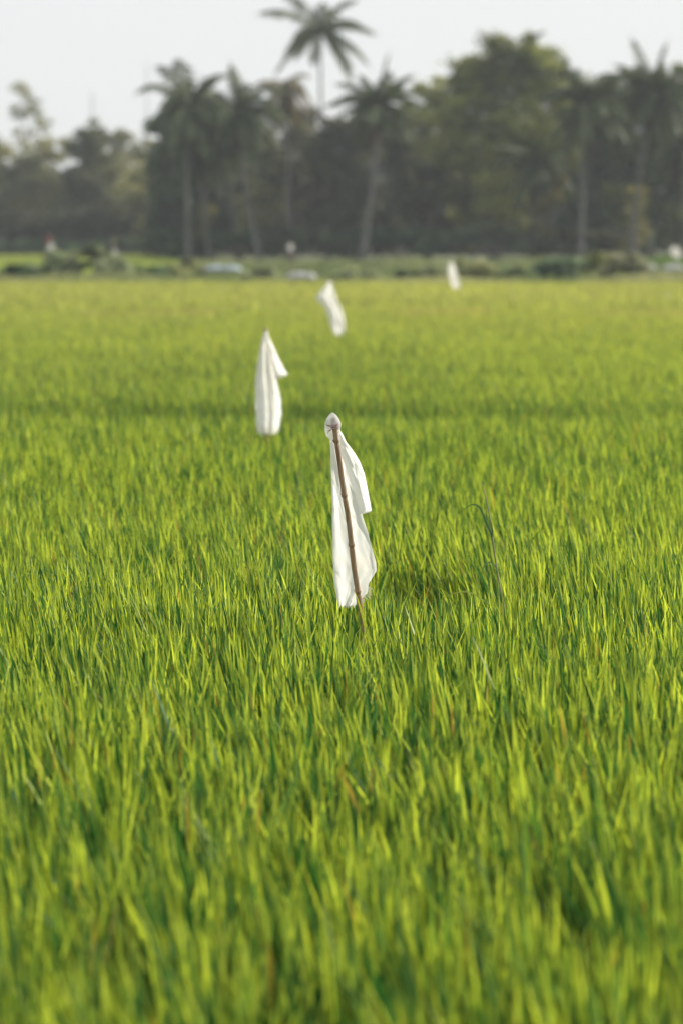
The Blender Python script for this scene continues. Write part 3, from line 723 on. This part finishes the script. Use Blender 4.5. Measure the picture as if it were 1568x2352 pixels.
# small bags on stakes
GS = 'small white bags on stakes'
def bag_stake(label, Y, x, y, r, low=None, mat=M_BAG, red=False, stake=None):
    c = P(x, y, Y); b_ = c.copy(); b_.z = 0; b_.x += .03
    t = thing('stake_bag', b_, label, 'bag', GS)
    mm = MB(); mm.tube([b_+Vector((0, 0, -.05)), b_.lerp(c, .5), c+Vector((0, 0, r*1.1+(stake or 0)))], [.016, .014, .011], 7); mm.build('stake', M_BAMBOO, t)
    mm = MB(); rows = []
    n_ = 10; k_ = 12; V_ = []; F_ = []
    for j in range(n_+1):
        v = j/n_; rr = r*(math.sin(math.pi*min(.97, .08+v*.9))**.7)*(1-.25*(1-v)); z = c.z+r*1.25-2.5*r*v
        for k in range(k_):
            a = 2*math.pi*k/k_; q = 1+.12*math.sin(3*a+j)
            V_.append(Vector((c.x+math.cos(a)*rr*q, c.y+math.sin(a)*rr*q*.8, z)))
    for j in range(n_):
        for k in range(k_): F_.append((j*k_+k, j*k_+(k+1) % k_, (j+1)*k_+(k+1) % k_, (j+1)*k_+k))
    mobj('bag', V_, F_, mat, t, True)
    if red:
        rx = P(x-6, y-16, Y)
        V_, F_ = sheet([(y-28, x-9, x-1), (y-18, x-13, x-1), (y-9, x-11, x-3)], Y, 1.2, .03, 3, 10, 10)
        mobj('red_rag', V_, F_, M_RED, t, True)
    return t
bag_stake('white bag on a stake with a red rag above it, far left', 72, 117, 568, .10, red=True, stake=.3)
bag_stake('white bag on a reddish stake behind the straw tipped bush', 69, 262, 587, .12, stake=.45)
bag_stake('small round white bag on a thin stake in front of the dark trees', 70, 667, 568, .09)
bag_stake('tiny white bag low in the rice near the right edge', 49, 1532, 684, .06)
bag_stake('tiny pale bag in the rice between the big flags and right edge', 41, 1254, 717, .045)
bag_stake('tiny dull bag in the rice, nearer than the one left of it', 38.5, 1342, 731, .045)
bag_stake('tiny brownish bag in the dry strip left of the third flag', 40, 681, 719, .05, mat=M_SACK)
# slumped sacks / sheets lying on the bank
def slump(label, x, y, wpx, hpx, Y, mat, seed, name='sack'):
    s = spx(Y); c = P(x, y, Y); rx = wpx/2/s; rz = hpx/s
    b_ = Vector((c.x, Y, max(.0, c.z-rz*.5)))
    n_ = 20; k_ = 12; V_ = []; F_ = []
    for i in range(n_+1):
        u = -1+2*i/n_; rr = (1-abs(u)**4)**.5 if abs(u) < 1 else .02
        for k in range(k_):
            a = 2*math.pi*k/k_; q = 1+.16*mnoise.noise(Vector((u*3+seed, math.cos(a)*1.5, math.sin(a)*1.5)))
            V_.append(Vector((b_.x+u*rx, Y+math.cos(a)*rx*.45*rr*q, b_.z+max(0, .35+.65*math.sin(a))*rz*rr*q)))
    for i in range(n_):
        for k in range(k_): F_.append((i*k_+k, i*k_+(k+1) % k_, (i+1)*k_+(k+1) % k_, (i+1)*k_+k))
    o = mobj(name, V_, F_, mat, None, True)
    return fin(o, label, name.replace('_', ' '), None)
slump('long low white sack lying on the bank left of the third flag', 692, 633, 70, 15, 66.2, M_SACK, 1)
slump('bluish white plastic sheet heaped beyond the bank before the palm trunks', 512, 616, 92, 14, 72, M_BLUE, 2, 'plastic_sheet')
slump('white bundle on the bank near the right edge, left one of two', 1492, 613, 30, 12, 73, M_SACK, 3)
slump('white bundle at the right edge below the small flag', 1545, 614, 50, 12, 73, M_SACK, 4)
# ------------------------------------------------------------------ tall weed stalk
def w1(pts): return [((1700+x/2.6133)*S, (1850+y/2.6133)*S) for x, y in pts]
YW = 7.85
b_ = P(1166, 1500, YW); b_.z = 0.0
weed = thing('weed_stalk', b_, 'lone tall weed stalk with curled blue green leaves right of the nearest flag', 'weed')
M_STEM = noise_mat('weed_stem', (0.16, 0.17, 0.08), (0.36, 0.32, 0.22), 30, .6, stretch=(1, 1, .3))
mm = MB(); ps = [P(x, y, YW) for x, y in w1([(590, 210), (628, 340), (662, 500), (685, 640), (703, 800), (722, 950), (745, 1100), (775, 1270), (812, 1450), (835, 1590)])]+[b_]
mm.tube(ps, [.0010, .0019, .0024, .0027, .0032, .0032, .0028, .003, .0032, .0034, .004], 8)
mobj('stem', mm.v, mm.f, M_STEM, weed, True)
def ribbon(pts, widths, dys, col, tip, parent):
    n_ = 24; V_ = []; F_ = []; cc = []
    P3 = [P(x, y, YW+d) for (x, y), d in zip(w1(pts), dys)]
    def cat(i, f):
        p0, p1, p2, p3 = [P3[max(0, min(len(P3)-1, i+k))] for k in (-1, 0, 1, 2)]
        return .5*((2*p1)+(p2-p0)*f+(2*p0-5*p1+4*p2-p3)*f*f+(3*p1-p0-3*p2+p3)*f**3)
    for j in range(n_+1):
        u = j/n_*(len(P3)-1); i = min(int(u), len(P3)-2); q = cat(i, u-i); q2 = cat(i, min(1, u-i+.05)); q0 = cat(i, max(0, u-i-.05))
        t_ = (q2-q0).normalized(); wv = t_.cross(Vector((0.35, -1, .25))).normalized()*float(np.interp(u, range(len(widths)), widths))*.40
        f = j/n_
        V_ += [q-wv, q+Vector((0, .0015, 0)), q+wv]; cc += [tuple(np.array(col)*(1-f)+np.array(tip)*f)]*3
    for j in range(n_):
        a = j*3; F_ += [(a, a+1, a+4, a+3), (a+1, a+2, a+5, a+4)]
    return mobj('leaf', V_, F_, M_RICE, parent, True, cc)
BG = (0.06, 0.155, 0.10); BT = (0.11, 0.23, 0.07)
ribbon([(712, 880), (690, 760), (640, 640), (590, 510), (545, 455), (490, 440), (400, 490), (310, 560)], [.006, .009, .011, .010, .009, .005, .0025, .0006], [0, -.005, -.01, -.02, -.03, -.035, -.05, -.06], BG, BT, weed)
ribbon([(755, 1170), (735, 1100), (700, 1058), (655, 1048), (615, 1085), (590, 1150), (578, 1230)], [.004, .006, .007, .007, .006, .004, .001], [0, -.01, -.02, -.03, -.04, -.05, -.05], (0.13, 0.24, 0.15), BT, weed)
ribbon([(712, 800), (705, 720), (690, 640), (672, 570)], [.004, .005, .004, .0008], [0, -.004, -.006, -.008], BG, BT, weed)
ribbon([(790, 1620), (700, 1520), (600, 1440), (500, 1375), (420, 1352), (300, 1370), (220, 1400), (150, 1445)], [.004, .006, .007, .006, .006, .005, .003, .001], [0, -.01, -.02, -.03, -.04, -.05, -.06, -.07], (0.26, 0.38, 0.10), (0.34, 0.38, 0.10), weed)

# ------------------------------------------------------------------ faint masts beyond the trees
def mast(label, x, top, Y, w0, seed):
    tp = P(x, top, Y); b_ = tp.copy(); b_.z = 0
    t = thing('lattice_mast', b_, label, 'mast', 'faint masts beyond the trees')
    mm = MB(); H_ = tp.z; n_ = 16
    def cr(i, k):
        w_ = w0*(1-.8*i/n_); return Vector((b_.x+(w_/2)*(1 if k in (0, 1) else -1), Y+(w_/2)*(1 if k in (1, 2) else -1), H_*i/n_))
    for k in range(4):
        mm.tube([cr(0, k), cr(n_, k)], [.03, .02], 4)
        for i in range(n_):
            mm.tube([cr(i, k), cr(i+1, (k+1) % 4)], [.014, .014], 4); mm.tube([cr(i, k), cr(i, (k+1) % 4)], [.014, .014], 4)
    mm.build('lattice', M_STEEL, t, smooth=False)
    mm = MB(); mm.tube([tp, tp+Vector((0, 0, 1.2))], [.03, .015], 5); mm.build('antenna', M_STEEL, t)
mast('faint thin lattice mast in the pale sky left of the palms', 337, 150, 290, .7, 1)
mast('very faint wider lattice mast in the sky above the dark round tree', 212, 215, 300, 1.6, 2)

# ------------------------------------------------------------------ haze
hm, t_, o_ = newmat('haze')
pv = t_.nodes.new('ShaderNodeVolumePrincipled'); pv.inputs['Color'].default_value = (0.88, 0.94, 0.98, 1); pv.inputs['Density'].default_value = 0.00056
pv.inputs['Anisotropy'].default_value = 0.0
t_.links.new(pv.outputs[0], o_.inputs['Volume'])
x0, x1, y0, y1, z0, z1 = -195, 195, -35, 335, -1, 24
HV = [(x, y, z) for z in (z0, z1) for y in (y0, y1) for x in (x0, x1)]
hz = mobj('haze', HV, [(0, 2, 3, 1), (4, 5, 7, 6), (0, 1, 5, 4), (2, 6, 7, 3), (0, 4, 6, 2), (1, 3, 7, 5)], hm)
fin(hz, 'thin pale haze lying over the whole field and trees', 'haze', kind='stuff')
